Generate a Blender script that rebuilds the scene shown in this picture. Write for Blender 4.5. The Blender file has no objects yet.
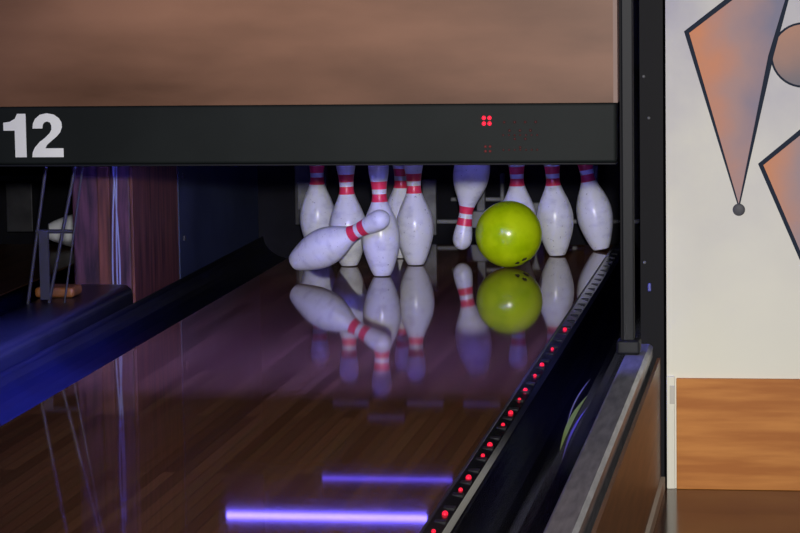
import bpy, bmesh, math, random
from mathutils import Vector, Matrix
random.seed(4)
scene=bpy.context.scene
scene.view_settings.view_transform='Standard'
scene.view_settings.look='None'
COL=bpy.context.collection

# ---------------------------------------------------------------- materials
def new_mat(name):
    m=bpy.data.materials.new(name); m.use_nodes=True
    nt=m.node_tree; b=nt.nodes['Principled BSDF']
    return m,nt,b
def mat(name,col,rough=0.5,metal=0.0,col2=None,scale=8.0,stretch=(1,1,1),bump=0.0,spec=0.5,coat=0.0,lo=0.35,hi=0.65,detail=5):
    m,nt,b=new_mat(name)
    b.inputs['Base Color'].default_value=(*col,1)
    b.inputs['Roughness'].default_value=rough
    b.inputs['Metallic'].default_value=metal
    b.inputs['Specular IOR Level'].default_value=spec
    b.inputs['Coat Weight'].default_value=coat
    b.inputs['Coat Roughness'].default_value=0.08
    if col2 is not None or bump:
        tc=nt.nodes.new('ShaderNodeTexCoord'); mp=nt.nodes.new('ShaderNodeMapping')
        mp.inputs['Scale'].default_value=stretch
        n=nt.nodes.new('ShaderNodeTexNoise'); n.inputs['Scale'].default_value=scale; n.inputs['Detail'].default_value=detail
        nt.links.new(tc.outputs['Object'],mp.inputs['Vector']); nt.links.new(mp.outputs['Vector'],n.inputs['Vector'])
        if col2 is not None:
            r=nt.nodes.new('ShaderNodeValToRGB')
            r.color_ramp.elements[0].position=lo; r.color_ramp.elements[0].color=(*col,1)
            r.color_ramp.elements[1].position=hi; r.color_ramp.elements[1].color=(*col2,1)
            nt.links.new(n.outputs['Fac'],r.inputs['Fac']); nt.links.new(r.outputs['Color'],b.inputs['Base Color'])
        if bump:
            bp=nt.nodes.new('ShaderNodeBump'); bp.inputs['Strength'].default_value=bump; bp.inputs['Distance'].default_value=0.01
            nt.links.new(n.outputs['Fac'],bp.inputs['Height']); nt.links.new(bp.outputs['Normal'],b.inputs['Normal'])
    return m
def emis(name,col,strength,base=(0.05,0.05,0.05)):
    m,nt,b=new_mat(name)
    b.inputs['Base Color'].default_value=(*base,1)
    b.inputs['Emission Color'].default_value=(*col,1)
    b.inputs['Emission Strength'].default_value=strength
    return m

# lane wood: narrow boards running down the lane under a glossy finish
def lane_mat(name,rough,spec,k=1.0):
    m,nt,b=new_mat(name)
    tc=nt.nodes.new('ShaderNodeTexCoord'); mp=nt.nodes.new('ShaderNodeMapping')
    mp.inputs['Rotation'].default_value=(0,0,math.radians(90))
    br=nt.nodes.new('ShaderNodeTexBrick')
    br.inputs['Scale'].default_value=1.0
    br.inputs['Brick Width'].default_value=1.3; br.inputs['Row Height'].default_value=0.0272
    br.inputs['Mortar Size'].default_value=0.0006; br.inputs['Mortar Smooth'].default_value=0.3
    br.inputs['Color1'].default_value=(0.26*k,0.120*k,0.052*k,1); br.inputs['Color2'].default_value=(0.15*k,0.066*k,0.030*k,1)
    br.inputs['Mortar'].default_value=(0.04*k,0.02*k,0.012*k,1)
    n=nt.nodes.new('ShaderNodeTexNoise'); n.inputs['Scale'].default_value=1.0; n.inputs['Detail'].default_value=6
    mp2=nt.nodes.new('ShaderNodeMapping'); mp2.inputs['Scale'].default_value=(60,2.2,1)
    mx=nt.nodes.new('ShaderNodeMix'); mx.data_type='RGBA'; mx.blend_type='MULTIPLY'; mx.inputs[0].default_value=0.3
    L=nt.links.new
    L(tc.outputs['Object'],mp.inputs['Vector']); L(mp.outputs['Vector'],br.inputs['Vector'])
    L(tc.outputs['Object'],mp2.inputs['Vector']); L(mp2.outputs['Vector'],n.inputs['Vector'])
    L(br.outputs['Color'],mx.inputs[6]); L(n.outputs['Color'],mx.inputs[7]); L(mx.outputs[2],b.inputs['Base Color'])
    b.inputs['Roughness'].default_value=rough
    b.inputs['Specular IOR Level'].default_value=spec
    return m
M_LANE=lane_mat('lane_wood',0.042,0.85)
M_LANE2=lane_mat('lane_wood_dimmed',0.4,0.1,0.35)  # neighbouring lane: same wood, dimness and weak reflection put into the material
M_BLACKGLOSS=mat('black_gutter_plastic',(0.010,0.011,0.014),0.16)
M_BLUEGUT=mat('blue_gutter_plastic',(0.030,0.042,0.13),0.3,col2=(0.02,0.028,0.08),scale=4)
M_CAPBLUE=mat('divider_cap_plastic',(0.11,0.125,0.155),0.35,col2=(0.07,0.08,0.11),scale=5)
M_STEEL=mat('brushed_rail_metal',(0.38,0.39,0.42),0.36,0.6,col2=(0.22,0.23,0.26),scale=20,stretch=(4,0.5,4))
M_BLACK=mat('black_paint',(0.006,0.006,0.008),0.6,spec=0.12)
M_POST=mat('post_black_steel',(0.011,0.012,0.015),0.45,spec=0.15)
M_BAND=mat('mask_band_black',(0.008,0.0105,0.0105),0.5,col2=(0.013,0.0165,0.0165),scale=3,spec=0.10)
M_MASK=mat('mask_panel_laminate',(0.11,0.050,0.027),0.42,col2=(0.33,0.165,0.10),scale=2.2,stretch=(0.55,1,1.9),lo=0.30,hi=0.72,spec=0.2,detail=9)
M_MASKEDGE=mat('mask_edge_trim',(0.28,0.19,0.16),0.5,spec=0.2)
M_WHITE=mat('number_white',(0.93,0.95,0.92),0.5)
M_SIDEWOOD=mat('side_panel_wood',(0.20,0.085,0.035),0.4,col2=(0.10,0.045,0.02),scale=6,stretch=(1,0.5,6))
M_WAINS=mat('wainscot_plywood',(0.55,0.22,0.05),0.5,col2=(0.40,0.135,0.026),scale=7,stretch=(0.6,1,6),spec=0.2)
M_FLOOR=mat('floor_redbrown',(0.09,0.033,0.014),0.15,col2=(0.035,0.014,0.008),scale=5,stretch=(0.7,5,1),spec=0.25)
M_TRIM=mat('pale_trim',(0.45,0.38,0.30),0.5)
M_KWOOD=mat('kickback_wood',(0.21,0.072,0.052),0.5,col2=(0.07,0.027,0.027),scale=5,stretch=(9,9,0.7),spec=0.2)
M_KNAVY=mat('kickback_navy_plate',(0.045,0.058,0.10),0.5,col2=(0.027,0.036,0.066),scale=4,spec=0.2)
M_KEND=mat('kickback_end_purple',(0.12,0.048,0.075),0.5,col2=(0.03,0.016,0.028),scale=5,stretch=(10,10,1.2),spec=0.2)
M_DARKMETAL=mat('dark_machine_metal',(0.05,0.05,0.055),0.5,0.3,col2=(0.025,0.025,0.028),scale=15,spec=0.3)
M_GREYMETAL=mat('grey_machine_metal',(0.20,0.205,0.22),0.5,0.1,col2=(0.09,0.092,0.10),scale=15,spec=0.3)
M_BRACKET=mat('pale_bracket_metal',(0.85,0.85,0.85),0.5)
M_CURTAIN=mat('pit_curtain',(0.006,0.006,0.008),0.9,col2=(0.016,0.016,0.02),scale=4,spec=0.05)
M_ORANGE=mat('orange_wood_block',(0.30,0.11,0.02),0.5,col2=(0.14,0.05,0.012),scale=20)
M_CABLE=mat('pale_cable',(0.30,0.33,0.50),0.4)
M_REDSTRIPE=mat('pin_stripe_red',(0.90,0.045,0.12),0.35,col2=(0.78,0.04,0.10),scale=60)
M_RED=emis('red_led',(1.0,0.02,0.06),1.3,(0.3,0.0,0.0))
M_REDSTRIP=emis('red_lane_led',(1.0,0.01,0.05),1.1,(0.3,0.0,0.0))
M_REDDIM=emis('red_led_dim',(0.6,0.05,0.05),0.035,(0.04,0.01,0.01))
M_REDMID=emis('red_led_faint',(0.8,0.04,0.05),0.10,(0.06,0.01,0.01))
M_UV=emis('blacklight_glow',(0.15,0.11,1.0),22.0)
M_UV2=emis('blacklight_glow_small',(0.12,0.08,1.0),4.5)
M_UV3=emis('blacklight_glow_added',(0.15,0.15,1.0),150.0)
M_HOLE=mat('dark_hole',(0.03,0.035,0.0),0.8)

def pin_white():
    m,nt,b=new_mat('pin_white_plastic')
    tc=nt.nodes.new('ShaderNodeTexCoord'); L=nt.links.new
    oi=nt.nodes.new('ShaderNodeObjectInfo')
    ad=nt.nodes.new('ShaderNodeVectorMath'); ad.operation='ADD'
    sc=nt.nodes.new('ShaderNodeVectorMath'); sc.operation='SCALE'; sc.inputs['Scale'].default_value=7
    L(oi.outputs['Location'],sc.inputs[0]); L(tc.outputs['Object'],ad.inputs[0]); L(sc.outputs[0],ad.inputs[1])
    n=nt.nodes.new('ShaderNodeTexNoise'); n.inputs['Scale'].default_value=120; n.inputs['Detail'].default_value=3
    L(ad.outputs[0],n.inputs['Vector'])
    r=nt.nodes.new('ShaderNodeValToRGB'); r.color_ramp.elements[0].position=0.25; r.color_ramp.elements[0].color=(0.25,0.25,0.28,1)
    r.color_ramp.elements[1].position=0.33; r.color_ramp.elements[1].color=(0.80,0.82,0.86,1)
    L(n.outputs['Fac'],r.inputs['Fac'])
    mp=nt.nodes.new('ShaderNodeMapping'); mp.inputs['Scale'].default_value=(22,22,40); L(ad.outputs[0],mp.inputs['Vector'])
    n2=nt.nodes.new('ShaderNodeTexNoise'); n2.inputs['Scale'].default_value=1; n2.inputs['Detail'].default_value=4; L(mp.outputs[0],n2.inputs['Vector'])
    r2=nt.nodes.new('ShaderNodeValToRGB'); r2.color_ramp.elements[0].position=0.30; r2.color_ramp.elements[0].color=(0.78,0.78,0.82,1)
    r2.color_ramp.elements[1].position=0.50; r2.color_ramp.elements[1].color=(1,1,1,1); L(n2.outputs['Fac'],r2.inputs['Fac'])
    mx=nt.nodes.new('ShaderNodeMix'); mx.data_type='RGBA'; mx.blend_type='MULTIPLY'; mx.inputs[0].default_value=1
    L(r.outputs['Color'],mx.inputs[6]); L(r2.outputs['Color'],mx.inputs[7]); L(mx.outputs[2],b.inputs['Base Color'])
    b.inputs['Roughness'].default_value=0.28
    return m
M_PIN=pin_white()
M_PINBASE=mat('pin_base_ring',(0.25,0.25,0.27),0.5)

# ---------------------------------------------------------------- mesh helpers
def obj_from_bm(name,bm,mats,smooth=False,parent=None):
    me=bpy.data.meshes.new(name); bm.normal_update(); bm.to_mesh(me); bm.free()
    for m in mats: me.materials.append(m)
    if smooth:
        for p in me.polygons: p.use_smooth=True
    o=bpy.data.objects.new(name,me); COL.objects.link(o)
    if parent: o.parent=parent
    return o
def add_box(bm,x0,x1,y0,y1,z0,z1,mi=0):
    v=[bm.verts.new(p) for p in [(x0,y0,z0),(x1,y0,z0),(x1,y1,z0),(x0,y1,z0),(x0,y0,z1),(x1,y0,z1),(x1,y1,z1),(x0,y1,z1)]]
    for f in [(0,3,2,1),(4,5,6,7),(0,1,5,4),(1,2,6,5),(2,3,7,6),(3,0,4,7)]:
        fc=bm.faces.new([v[i] for i in f]); fc.material_index=mi
def box(name,x0,x1,y0,y1,z0,z1,m,parent=None,bevel=0.0):
    bm=bmesh.new(); add_box(bm,x0,x1,y0,y1,z0,z1)
    o=obj_from_bm(name,bm,[m],parent=parent)
    if bevel:
        md=o.modifiers.new('bevel','BEVEL'); md.width=bevel; md.segments=3
    return o
def empty(name,loc=(0,0,0)):
    e=bpy.data.objects.new(name,None); COL.objects.link(e); e.location=loc; e.empty_display_size=0.05; return e
def tube(name,pts,r,m,parent=None,cyclic=False,smooth=True):
    cu=bpy.data.curves.new(name,'CURVE'); cu.dimensions='3D'; cu.bevel_depth=r; cu.bevel_resolution=4; cu.use_fill_caps=True
    s=cu.splines.new('POLY'); s.points.add(len(pts)-1)
    for i,p in enumerate(pts): s.points[i].co=(*p,1)
    s.use_cyclic_u=cyclic
    cu.materials.append(m)
    o=bpy.data.objects.new(name,cu); COL.objects.link(o)
    if parent: o.parent=parent
    return o
def sweep(name,profile,y0,y1,mats,midx=None,parent=None,smooth=True,close=False):
    """profile: list of (x,z) extruded along y"""
    bm=bmesh.new()
    a=[bm.verts.new((x,y0,z)) for x,z in profile]; b=[bm.verts.new((x,y1,z)) for x,z in profile]
    n=len(profile)
    for i in range(n if close else n-1):
        j=(i+1)%n
        f=bm.faces.new([a[i],a[j],b[j],b[i]])
        if midx: f.material_index=midx[i]
    if close:
        bm.faces.new(a); bm.faces.new(b[::-1])
    bmesh.ops.recalc_face_normals(bm,faces=bm.faces)
    return obj_from_bm(name,bm,mats,smooth,parent)

# ---------------------------------------------------------------- floor / room
FZ=-0.305
box('floor',-4.5,3.5,-10.0,3.0,FZ-0.05,FZ,M_FLOOR)

# ---------------------------------------------------------------- lanes
def lane(x0,x1,m,y1=0.97):
    o=box('bowling_lane',x0,x1,-10.0,y1,-0.06,0.0,m); return o
lane(-0.53,0.53,M_LANE)
lane(-2.28,-1.22,M_LANE2)

def gutter(xl,xr,m,lip=0.0,y0=-10.0,y1=1.3):
    xc=(xl+xr)/2; R=(xr-xl)/2
    prof=[]
    N=16
    for i in range(N+1):
        a=math.pi*(1-i/N)
        prof.append((xc+R*math.cos(a), -0.004-0.085*math.sin(a)))
    prof_b=[(x,z-0.006) for x,z in reversed(prof)]
    return sweep('lane_gutter',prof+prof_b,y0,y1,[m],close=True)
gutter(-0.768,-0.532,M_BLUEGUT)
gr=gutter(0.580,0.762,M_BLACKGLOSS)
gutter(-1.218,-0.985,M_BLUEGUT)
# coloured reflections in the right gutter, painted as thin strips
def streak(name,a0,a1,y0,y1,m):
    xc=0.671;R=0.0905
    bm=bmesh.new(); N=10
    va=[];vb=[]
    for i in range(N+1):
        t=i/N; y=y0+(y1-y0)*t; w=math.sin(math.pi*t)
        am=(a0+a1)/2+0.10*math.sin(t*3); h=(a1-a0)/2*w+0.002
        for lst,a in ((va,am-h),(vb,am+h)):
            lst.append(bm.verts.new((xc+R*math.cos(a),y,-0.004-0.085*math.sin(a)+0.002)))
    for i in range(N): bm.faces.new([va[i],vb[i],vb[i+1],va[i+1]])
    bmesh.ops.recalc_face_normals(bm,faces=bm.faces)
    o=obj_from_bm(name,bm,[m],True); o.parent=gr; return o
streak('reflection_streak_green',1.68,1.80,-2.5,-1.75,mat('streak_green',(0.35,0.50,0.08),0.35,spec=0.2))
streak('reflection_streak_violet',1.55,1.61,-2.6,-1.9,mat('streak_violet',(0.16,0.13,0.45),0.35,spec=0.2))
streak('reflection_streak_white',1.86,1.89,-2.2,-1.5,mat('streak_white',(0.35,0.35,0.45),0.35,spec=0.2))

# divider cap between the two lanes (rounded plastic top, rounded end near the pit)
def cap(x0,x1,y0,y1,zb,zt,m,name):
    prof=[(x0,zb)]
    r=0.03
    for i in range(7):
        a=math.pi-i*math.pi/12
        prof.append((x0+r+r*math.cos(a),zt-r+r*math.sin(a)))
    for i in range(7):
        a=math.pi/2-i*math.pi/12
        prof.append((x1-r+r*math.cos(a),zt-r+r*math.sin(a)))
    prof.append((x1,zb))
    return sweep(name,prof,y0,y1,[m],close=True)
cap(-0.980,-0.772,-10.0,-0.62,FZ,0.05,M_CAPBLUE,'lane_divider')

# right-hand rail and side panel
rail=empty('lane_side_rail')
sweep('metal_cap',[(0.762,-0.03),(0.762,0.045),(0.768,0.052),(0.812,0.052),(0.820,0.045),(0.820,0.02),(0.814,0.02),(0.814,-0.03)],-10.0,-1.80,[M_STEEL],parent=rail,smooth=False,close=True)
box('wood_side',0.766,0.830,-10.0,-1.80,FZ,-0.0301,M_SIDEWOOD,rail)
box('wood_face',0.8301,0.838,-10.0,-1.80,FZ,0.018,M_SIDEWOOD,rail)
box('base_strip',0.8381,0.848,-10.0,-1.80,FZ,FZ+0.03,M_TRIM,rail)

# LED bumper strip along the right lane edge
strip=empty('gutter_light_strip')
sweep('strip_channel',[(0.533,-0.05),(0.533,0.004),(0.540,0.010),(0.570,0.006),(0.578,-0.004),(0.578,-0.05)],-10,0.97,[M_BLACKGLOSS],parent=strip,smooth=False,close=True)
box('strip_edge',0.5305,0.5345,-10,0.97,-0.02,0.0055,M_DARKMETAL,strip)
bm=bmesh.new()
led_y=[-1.24,-1.60,-1.87,-2.04,-2.26,-2.39,-2.57,-2.72,-2.96,-3.08,-3.31,-3.43,-3.65,-3.80,-4.0,-4.2,-4.4]
for i,y in enumerate(led_y):
    r=0.004 if i%2 else 0.0055
    bmesh.ops.create_uvsphere(bm,u_segments=12,v_segments=8,radius=r,matrix=Matrix.Translation((0.556,y,0.009))@Matrix.Diagonal((1,1.6,1,1)))
obj_from_bm('red_leds',bm,[M_REDSTRIP],True,strip)
bm=bmesh.new()
for i in range(46):
    y=0.85-0.12*i
    add_box(bm,0.545,0.566,y-0.012,y+0.012,0.003,0.0092)
obj_from_bm('led_lenses',bm,[M_POST],False,strip)

# ---------------------------------------------------------------- kickbacks
kb=empty('kickback_panel')
box('front_post',-0.982,-0.802,-0.50,-0.36,FZ,1.25,M_KEND,kb,0.008)
box('wood_board',-0.980,-0.797,-0.359,0.09,FZ,1.25,M_KWOOD,kb,0.004)
box('wood_face_lining',-0.8019,-0.792,-0.51,-0.36,FZ,1.25,M_KWOOD,kb,0.003)
box('navy_plate',-0.980,-0.794,0.092,1.7,FZ,1.25,M_KNAVY,kb)
box('front_corner_board',-0.9,-0.862,-0.515,-0.501,0.0,1.0,M_KWOOD,kb,0.004)
for i,z in enumerate((0.1,0.3)):
    box('plate_bolt_%d'%i,-0.7939,-0.788,0.14,0.155,z,z+0.015,M_DARKMETAL,kb)
kr=empty('kickback_panel')
box('side_board',0.79,0.846,-1.79,1.7,FZ,1.25,M_BLACK,kr)
box('inner_plate',0.775,0.789,-1.2,1.7,-0.1,1.25,M_KNAVY,kr)
kf=empty('kickback_panel')
box('side_board',-2.52,-2.5,-0.5,1.7,FZ,1.25,M_KNAVY,kf)

# cables hanging in front of the left kickback
cab=empty('hanging_cable')
for k,(x,dx) in enumerate([(-0.845,0.008),(-0.838,-0.008),(-0.834,0.004)]):
    pts=[(x+dx*math.sin(t*5.0),-0.535-0.004*k,0.75-0.72*t) for t in [i/16 for i in range(17)]]
    tube('cable_%d'%k,pts,0.0025,M_CABLE,cab)

# leaning guard frame at the end of the divider
gf=empty('leaning_guard_frame')
def bar(name,p,q,r,m,parent): return tube(name,[p,q],r,m,parent)
M_FRAME=mat('guard_frame_metal',(0.05,0.05,0.06),0.4,0.3)
bar('leg_1',(-0.905,-1.05,0.045),(-0.775,-1.05,0.62),0.0050,M_FRAME,gf)
bar('leg_2',(-0.860,-1.05,0.045),(-0.765,-1.05,0.62),0.0030,M_FRAME,gf)
bar('leg_3',(-0.965,-1.05,0.045),(-0.870,-1.05,0.62),0.0050,M_FRAME,gf)
bar('cross_bar',(-0.935,-1.05,0.25),(-0.83,-1.05,0.25),0.006,M_FRAME,gf)
box('plate',-0.925,-0.898,-1.06,-1.052,0.06,0.25,M_FRAME,gf)
box('orange_wood_block',-0.975,-0.86,-0.95,-0.85,0.051,0.080,M_ORANGE,None,0.01)

# ---------------------------------------------------------------- pinsetter interior
ps=empty('pinsetter_machine')
box('pit_curtain',-2.5,0.785,1.35,1.38,-0.25,1.25,M_CURTAIN,ps)
box('top_cover',-2.52,0.846,-1.75,1.7,1.251,1.28,M_BLACK,ps)
box('pit_floor',-2.5,0.77,1.31,1.34,-0.2,-0.15,M_CURTAIN,ps)
for i,(x0,x1,z0,z1,y,m) in enumerate([(-0.64,-0.52,0.04,0.26,1.25,M_DARKMETAL),(-0.62,-0.54,0.10,0.20,1.20,M_GREYMETAL),
        (-0.02,0.10,0.03,0.09,1.25,M_GREYMETAL),(0.02,0.05,0.09,0.2,1.25,M_GREYMETAL),(-0.35,-0.28,0.02,0.30,1.28,M_DARKMETAL),
        (0.18,0.26,0.02,0.12,1.25,M_GREYMETAL),(0.40,0.45,0.0,0.25,1.28,M_GREYMETAL),(-0.18,-0.13,0.0,0.2,1.28,M_GREYMETAL),
        (-0.30,0.70,0.04,0.055,1.30,M_GREYMETAL),(-1.9,-1.1,0.2,0.22,1.28,M_DARKMETAL),
        (-1.7,-1.6,0.02,0.20,1.2,M_DARKMETAL),(-1.45,-1.40,0.0,0.4,1.2,M_DARKMETAL),(-1.3,-1.22,-0.05,0.12,1.15,M_DARKMETAL),
        (-0.08,0.14,0.12,0.135,1.30,M_GREYMETAL),(0.10,0.115,0.0,0.22,1.29,M_GREYMETAL),(-0.48,-0.44,0.02,0.18,1.28,M_DARKMETAL)]):
    box('machine_part_%d'%i,x0,x1,y,y+0.03,z0,z1,m,ps,0.004)
for i,(x,y,z) in enumerate([(-0.32,0.5,0.478),(-0.07,0.5,0.478),(0.12,0.5,0.478),(-0.18,0.35,0.50)]):
    box('deck_bracket_%d'%i,x-0.06,x+0.06,y,y+0.03,z,z+0.012,M_BRACKET,ps)
box('deck_plate',-0.6,0.6,-0.2,1.0,0.56,0.59,M_CURTAIN,ps)

# blacklight tubes
def blacklight(x0,x1,y,z,r,m):
    e=empty('blacklight_tube')
    tube('glass',[(x0,y,z),(x1,y,z)],r,m,e)
    box('socket_l',x0-0.02,x0-0.001,y-0.015,y+0.015,z-0.015,z+0.05,M_BLACK,e)
    box('socket_r',x1+0.001,x1+0.02,y-0.015,y+0.015,z-0.015,z+0.05,M_BLACK,e)
    box('batten',x0-0.03,x1+0.03,y-0.02,y+0.02,z+0.051,z+0.08,M_BLACK,e)
blacklight(-0.377,0.176,-1.2,0.514,0.0065,M_UV)
blacklight(-0.165,0.206,-0.9,0.466,0.0035,M_UV2)
blacklight(-0.62,0.62,-1.78,0.60,0.013,M_UV3)  # extra unseen tube, added behind the mask to strengthen violet on the pins

# ---------------------------------------------------------------- mask unit
mu=empty('pinsetter_mask_unit')
box('lower_band',-2.6,0.742,-1.925,-1.86,0.503,0.644,M_BAND,mu,0.006)
box('display_panel',-2.6,0.736,-1.918,-1.87,0.6445,1.35,M_MASK,mu)
box('panel_edge_trim',0.7361,0.746,-1.922,-1.86,0.6445,1.35,M_MASKEDGE,mu)
box('band_lip',-2.6,0.742,-1.928,-1.87,0.498,0.5028,M_POST,mu,0.002)
# lane number "12" cut from white vinyl
S=0.00237
one=[(26,113),(17,113),(14.5,118),(9,121),(2,122),(2,130),(14,130),(14,157),(26,157)]
one=[(-0.757+(x-1)*S,0.521+(157-y)*S*1.02) for x,y in one]
two=[(1,29),(1.5,34),(4,39),(9,43),(16,44.4),(23,43),(28,39.5),(30.7,35),(31,30),(29,25),(25,20.5),(20,16.5),(15.5,12.5),(13.5,9),(32,9),(32,0),(0,0),(0.5,5),(3,10),(8,15.5),(14,20),(18.5,24.5),(20.2,28),(20.2,32),(19,35),(16,36.2),(13,35),(11.5,32.5),(11,29)]
two=[(-0.757+(31+x*1.04)*S,0.521+y*S*1.02) for x,y in two]
bm=bmesh.new()
for poly in (one,two):
    vs=[bm.verts.new((x,-1.9262,z)) for x,z in poly]
    f=bm.faces.new(vs)
    ex=bmesh.ops.extrude_face_region(bm,geom=[f])
    bmesh.ops.translate(bm,verts=[v for v in ex['geom'] if isinstance(v,bmesh.types.BMVert)],vec=(0,-0.0008,0))
bmesh.ops.triangulate(bm,faces=bm.faces)
bmesh.ops.recalc_face_normals(bm,faces=bm.faces)
obj_from_bm('lane_number',bm,[M_WHITE],parent=mu)
bm=bmesh.new()
for i in range(2):
    for j in range(2):
        bmesh.ops.create_uvsphere(bm,u_segments=10,v_segments=6,radius=0.0052,matrix=Matrix.Translation((0.428+0.0135*i,-1.926,0.597+0.0135*j)))
obj_from_bm('display_leds',bm,[M_RED],True,mu)
bm=bmesh.new()
for i in range(2):
    for j in range(2):
        bmesh.ops.create_uvsphere(bm,u_segments=8,v_segments=6,radius=0.0032,matrix=Matrix.Translation((0.431+0.011*i,-1.925,0.531+0.011*j)))
obj_from_bm('faint_leds',bm,[M_REDMID],True,mu)
bm=bmesh.new()
for row,n in enumerate([4,3,2,1]):
    for k in range(n):
        bmesh.ops.create_uvsphere(bm,u_segments=8,v_segments=6,radius=0.0032,matrix=Matrix.Translation((0.514+(k-(n-1)/2)*0.025,-1.925,0.600-row*0.02)))
for k in range(7):
    for zz in (0.569,0.534):
        bmesh.ops.create_uvsphere(bm,u_segments=8,v_segments=6,radius=0.0025,matrix=Matrix.Translation((0.474+k*0.0135,-1.925,zz)))
obj_from_bm('unlit_leds',bm,[M_REDDIM],True,mu)

# ---------------------------------------------------------------- support post
po=empty('support_post')
box('column',0.758,0.785,-1.965,-1.93,0.0525,1.4,M_POST,po,0.003)
box('column_flange',0.754,0.7579,-1.965,-1.93,0.0525,1.4,M_BLACK,po)
box('foot',0.745,0.800,-1.99,-1.925,0.0525,0.085,M_POST,po,0.006)
bm=bmesh.new()
for (x,z) in [(0.80,0.70),(0.812,0.60),(0.80,0.25)]:
    bmesh.ops.create_uvsphere(bm,u_segments=10,v_segments=6,radius=0.004,matrix=Matrix.Translation((x,-1.792,z)))
obj_from_bm('bolts',bm,[M_GREYMETAL],True,kr)
box('cable_clip',0.808,0.816,-1.80,-1.791,0.18,0.20,mat('blue_clip',(0.05,0.06,0.3),0.4),kr,0.002)

# ---------------------------------------------------------------- right wall with mural
def wall_mat():
    m,nt,b=new_mat('wall_cream_airbrushed'); L=nt.links.new
    tc=nt.nodes.new('ShaderNodeTexCoord'); sx=nt.nodes.new('ShaderNodeSeparateXYZ'); L(tc.outputs['Object'],sx.inputs[0])
    n=nt.nodes.new('ShaderNodeTexNoise'); n.inputs['Scale'].default_value=5; n.inputs['Detail'].default_value=6; L(tc.outputs['Object'],n.inputs['Vector'])
    mr=nt.nodes.new('ShaderNodeMapRange'); mr.inputs['From Min'].default_value=0.0; mr.inputs['From Max'].default_value=0.95
    mr.inputs['To Max'].default_value=1.6; mr.inputs['To Min'].default_value=0.1
    L(sx.outputs['Z'],mr.inputs['Value'])
    ml=nt.nodes.new('ShaderNodeMath'); ml.operation='MULTIPLY'; ml.use_clamp=True; L(mr.outputs[0],ml.inputs[0]); L(n.outputs['Fac'],ml.inputs[1])
    mx=nt.nodes.new('ShaderNodeMix'); mx.data_type='RGBA'
    mx.inputs[6].default_value=(0.78,0.77,0.65,1); mx.inputs[7].default_value=(0.45,0.44,0.52,1)
    L(ml.outputs[0],mx.inputs[0]); L(mx.outputs[2],b.inputs['Base Color']); b.inputs['Roughness'].default_value=0.6
    b.inputs['Specular IOR Level'].default_value=0.2
    return m
M_WALL=wall_mat()
WY=-1.79
box('wall_right',0.8525,3.5,WY,WY+0.08,FZ,2.2,M_WALL)
wn=empty('trim_1')
box('wainscot_board',0.876,3.5,WY-0.012,WY-0.0005,FZ-0.0,-0.032,M_WAINS,wn,0.002)
box('edge_strip',0.8525,0.872,WY-0.010,WY-0.0005,FZ,-0.028,M_WALL,wn,0.002)
box('hinge',0.860,0.872,WY-0.013,WY-0.0105,-0.095,-0.05,mat('hinge_cream',(0.5,0.48,0.42),0.5),wn)

def paint(name,c1,c2,ax,a0,a1,c3=None):
    m,nt,b=new_mat(name); L=nt.links.new
    tc=nt.nodes.new('ShaderNodeTexCoord'); sx=nt.nodes.new('ShaderNodeSeparateXYZ'); L(tc.outputs['Object'],sx.inputs[0])
    mr=nt.nodes.new('ShaderNodeMapRange'); mr.inputs['From Min'].default_value=a0; mr.inputs['From Max'].default_value=a1
    L(sx.outputs[ax],mr.inputs['Value'])
    n=nt.nodes.new('ShaderNodeTexNoise'); n.inputs['Scale'].default_value=9; n.inputs['Detail'].default_value=3; L(tc.outputs['Object'],n.inputs['Vector'])
    ad=nt.nodes.new('ShaderNodeMath'); ad.operation='MULTIPLY_ADD'; ad.inputs[1].default_value=0.8; L(n.outputs['Fac'],ad.inputs[0])
    sb=nt.nodes.new('ShaderNodeMath'); sb.operation='SUBTRACT'; sb.inputs[1].default_value=0.4
    L(mr.outputs[0],ad.inputs[2]); L(ad.outputs[0],sb.inputs[0])
    r=nt.nodes.new('ShaderNodeValToRGB'); r.color_ramp.elements[0].color=(*c1,1); r.color_ramp.elements[1].color=(*c2,1)
    if c3:
        e=r.color_ramp.elements.new(0.5); e.color=(*c3,1)
    L(sb.outputs[0],r.inputs['Fac']); L(r.outputs['Color'],b.inputs['Base Color']); b.inputs['Roughness'].default_value=0.6
    b.inputs['Specular IOR Level'].default_value=0.2
    return m
mural=empty('wall_mural')
M_LINE=mat('mural_black_line',(0.018,0.026,0.045),0.7,spec=0.1)
def flat(name,pts,m,y):
    bm=bmesh.new(); vs=[bm.verts.new((x,y,z)) for x,z in pts]; f=bm.faces.new(vs)
    bmesh.ops.recalc_face_normals(bm,faces=bm.faces)
    return obj_from_bm(name,bm,[m],parent=mural)
def outline(name,pts,cyc=True,r=0.0045):
    o=tube(name,[(x,0,z) for x,z in pts],r,M_LINE,mural,cyclic=cyc); o.scale=(1,0.2,1); o.location=(0,WY-0.002,0); return o
kite=[(0.903,0.805),(1.028,0.90),(1.148,0.905),(1.103,0.745),(1.027,0.385)]
flat('kite_fill',kite,paint('kite_paint',(0.62,0.25,0.13),(0.22,0.21,0.29),'X',0.93,1.12,(0.40,0.26,0.25)),WY-0.0012)
outline('kite_outline',kite,r=0.0065)
circ=[(1.180+0.075*math.cos(a),0.748+0.075*math.sin(a)) for a in [i*math.pi/20 for i in range(40)]]
flat('disc_fill',circ,paint('disc_paint',(0.45,0.25,0.18),(0.17,0.17,0.20),'Z',0.80,0.68),WY-0.0024)
outline('disc_outline',circ,r=0.003)
poly=[(1.079,0.487),(1.19,0.578),(1.33,0.55),(1.28,0.30),(1.175,0.262)]
flat('shard_fill',poly,paint('shard_paint',(0.62,0.26,0.13),(0.33,0.27,0.30),'X',1.08,1.2),WY-0.0016)
outline('shard_outline',poly,r=0.0065)
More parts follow.
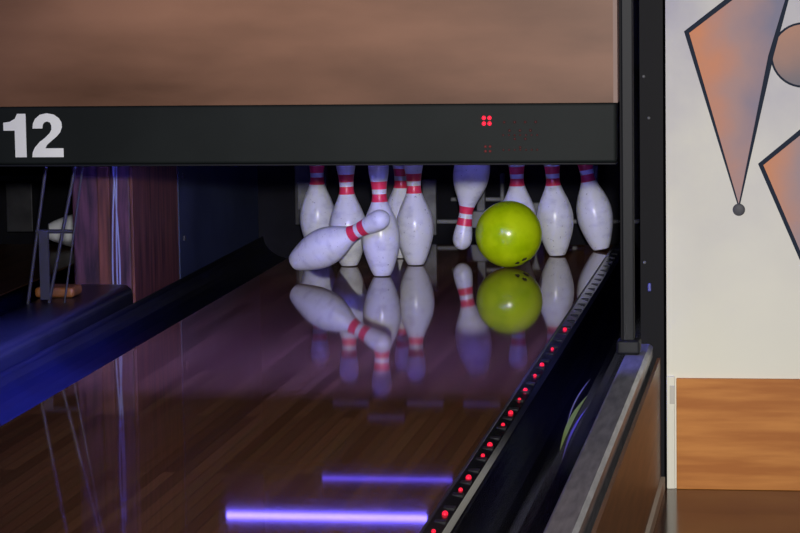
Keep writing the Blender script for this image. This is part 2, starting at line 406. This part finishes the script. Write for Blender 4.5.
bm=bmesh.new(); bmesh.ops.create_uvsphere(bm,u_segments=16,v_segments=10,radius=0.015,matrix=Matrix.Translation((1.027,WY-0.002,0.378))@Matrix.Diagonal((1,0.2,1,1)))
obj_from_bm('kite_tip_dot',bm,[mat('mural_grey',(0.07,0.07,0.08),0.5,spec=0.2)],True,mural)

# ---------------------------------------------------------------- pins
INCH=0.0254
PR=[(0,2.03),(0.75,2.828),(2.25,3.906),(3.375,4.51),(4.5,4.766),(5.875,4.563),(7.25,3.703),(8.625,2.472),(9.375,1.965),(10,1.797),(10.875,1.870),(11.75,2.094),(12.625,2.406),(13.5,2.547)]
def interp(z):
    P=PR
    for i in range(len(P)-1):
        if P[i][0]<=z<=P[i+1][0]:
            p0=P[max(i-1,0)];p1=P[i];p2=P[i+1];p3=P[min(i+2,len(P)-1)]
            h=p2[0]-p1[0]; t=(z-p1[0])/h
            m1=(p2[1]-p0[1])/(p2[0]-p0[0])*h if p2[0]!=p0[0] else 0
            m2=(p3[1]-p1[1])/(p3[0]-p1[0])*h
            return (2*t**3-3*t*t+1)*p1[1]+(t**3-2*t*t+t)*m1+(-2*t**3+3*t*t)*p2[1]+(t**3-t*t)*m2
def pin_mesh():
    bm=bmesh.new()
    prof=[(0.0,0.0),(0.85,0.0),(0.98,0.02)]
    z=0.08
    while z<13.5:
        prof.append((interp(z)/2,z)); z+=0.12
    for i in range(13):
        a=i/13*math.pi/2
        prof.append((1.2735*math.cos(a),13.5+1.5*math.sin(a)))
    prof.append((0,15.0))
    N=40; prev=None
    for (r,z) in prof:
        if r==0: ring=[bm.verts.new((0,0,z*INCH))]
        else: ring=[bm.verts.new((r*INCH*math.cos(2*math.pi*k/N),r*INCH*math.sin(2*math.pi*k/N),z*INCH)) for k in range(N)]
        if prev:
            (pr,pz)=prev
            zm=(z+pz)/2
            mi=1 if (9.15<zm<10.15 or 10.75<zm<11.75) else (2 if zm<0.06 else 0)
            for k in range(N):
                a=k;b2=(k+1)%N
                if len(pr)==1: f=bm.faces.new([pr[0],ring[b2],ring[a]])
                elif len(ring)==1: f=bm.faces.new([pr[a],pr[b2],ring[0]])
                else: f=bm.faces.new([pr[a],pr[b2],ring[b2],ring[a]])
                f.material_index=mi; f.smooth=True
        prev=(ring,z)
    me=bpy.data.meshes.new('bowling_pin'); bm.normal_update(); bm.to_mesh(me); bm.free()
    for m in (M_PIN,M_REDSTRIPE,M_PINBASE): me.materials.append(m)
    return me
PM=pin_mesh()
def pin(base,axis=(0,0,1),spin=0.0):
    o=bpy.data.objects.new('bowling_pin',PM); COL.objects.link(o)
    q=Vector((0,0,1)).rotation_difference(Vector(axis).normalized())
    o.rotation_mode='QUATERNION'; o.rotation_quaternion=q@Matrix.Rotation(spin,3,'Z').to_quaternion()
    o.location=base; return o
pin((-0.455,0.694,0.0006),(0,0,1),0.3)
pin((-0.283,0.307,0.001),(-0.02,0,1),1.3)
pin((-0.132,0.032,0.001),(-0.02,0,1),2.3)
pin((-0.147,0.545,0.001),(0.01,0,1),3.3)
pin((-0.070,0.340,0.001),(-0.01,0,1),4.1)
pin((0.239,0.611,0.001),(-0.02,0,1),5.1)
pin((0.366,0.613,0.002),(-0.05,0,1),0.9)
pin((0.500,0.769,0.006),(-0.18,0,1),1.9)
# pin thrown into the air upside down (axis runs base -> head, pointing down)
ax=Vector((-0.15,0.0,-1)).normalized(); head=Vector((0.045,0.60,0.022))
pin(tuple(head-ax*0.381),tuple(ax),0.6)
# toppling head pin
pin((-0.408,0.005,0.046),(0.315,-0.125,0.156),2.0)
# pin lying on neighbouring deck
pin((-1.43,0.80,0.062),(0.95,0.35,0.0),2.0)

# ---------------------------------------------------------------- ball
def ball():
    bm=bmesh.new(); R=0.1068
    bmesh.ops.create_icosphere(bm,subdivisions=6,radius=R)
    me_name='bowling_ball'
    holes=[(Vector((0.30,-0.46,-0.80)),0.006),(Vector((0.50,-0.46,-0.68)),0.006),(Vector((0.55,-0.2,-0.85)),0.009)]
    for d,r in holes:
        d.normalize()
        for v in bm.verts:
            c=v.co.normalized(); t=(c-d).length*R
            if t<r: v.co=c*(R-0.018)
    for f in bm.faces:
        c=f.calc_center_median()
        f.material_index=1 if c.length<R-0.004 else 0
        f.smooth=True
    m,nt,b=new_mat('ball_lime_plastic'); L=nt.links.new
    tc=nt.nodes.new('ShaderNodeTexCoord'); n=nt.nodes.new('ShaderNodeTexNoise'); n.inputs['Scale'].default_value=14; n.inputs['Detail'].default_value=5
    L(tc.outputs['Object'],n.inputs['Vector']); r=nt.nodes.new('ShaderNodeValToRGB')
    r.color_ramp.elements[0].position=0.3; r.color_ramp.elements[0].color=(0.44,0.66,0.0,1)
    r.color_ramp.elements[1].position=0.6; r.color_ramp.elements[1].color=(0.64,0.86,0.005,1)
    L(n.outputs['Fac'],r.inputs['Fac']); L(r.outputs['Color'],b.inputs['Base Color']); b.inputs['Roughness'].default_value=0.2
    o=obj_from_bm(me_name,bm,[m,M_HOLE]); o.location=(0.242,0.275,R+0.0005)
ball()

# ---------------------------------------------------------------- lights
def spot(name,loc,target,power,angle,blend,size,col):
    l=bpy.data.lights.new(name,'SPOT'); l.energy=power; l.spot_size=math.radians(angle); l.spot_blend=blend; l.shadow_soft_size=size; l.color=col
    o=bpy.data.objects.new(name,l); COL.objects.link(o); o.location=loc
    d=Vector(target)-Vector(loc); o.rotation_euler=d.to_track_quat('-Z','Y').to_euler(); return o
spot('camera_flash',(1.25,-8.45,1.17),(0.40,0.0,0.28),1430,33,1.0,0.05,(1.0,0.97,0.95))
def area(name,loc,e,size,col):
    l=bpy.data.lights.new(name,'AREA'); l.energy=e; l.size=size; l.color=col
    o=bpy.data.objects.new(name,l); COL.objects.link(o); o.location=loc; return o
area('room_lamp',(0.3,-5.0,2.6),9,1.2,(1.0,0.75,0.55))
area('blue_room_lamp',(-1.6,-4.0,2.4),16,1.0,(0.2,0.26,1.0))

w=bpy.data.worlds.new('world'); scene.world=w; w.use_nodes=True
w.node_tree.nodes['Background'].inputs[0].default_value=(0.25,0.25,0.6,1); w.node_tree.nodes['Background'].inputs[1].default_value=0.02

# ---------------------------------------------------------------- camera
roll=0.0148; phi=math.radians(6.45); psi=math.radians(8.60)
R=Vector((math.cos(psi),math.sin(psi),0)); F=Vector((-math.sin(psi)*math.cos(phi),math.cos(psi)*math.cos(phi),-math.sin(phi)))
U=Vector((-math.sin(psi)*math.sin(phi),math.cos(psi)*math.sin(phi),math.cos(phi)))
cr=R*math.cos(roll)-U*math.sin(roll); cu_=R*math.sin(roll)+U*math.cos(roll)
M=Matrix(((cr.x,cu_.x,-F.x,1.197),(cr.y,cu_.y,-F.y,-8.38),(cr.z,cu_.z,-F.z,0.992),(0,0,0,1)))
cam=bpy.data.cameras.new('camera'); cam.sensor_width=36; cam.lens=122.85; cam.clip_end=100
co=bpy.data.objects.new('camera',cam); COL.objects.link(co); co.matrix_world=M
scene.camera=co
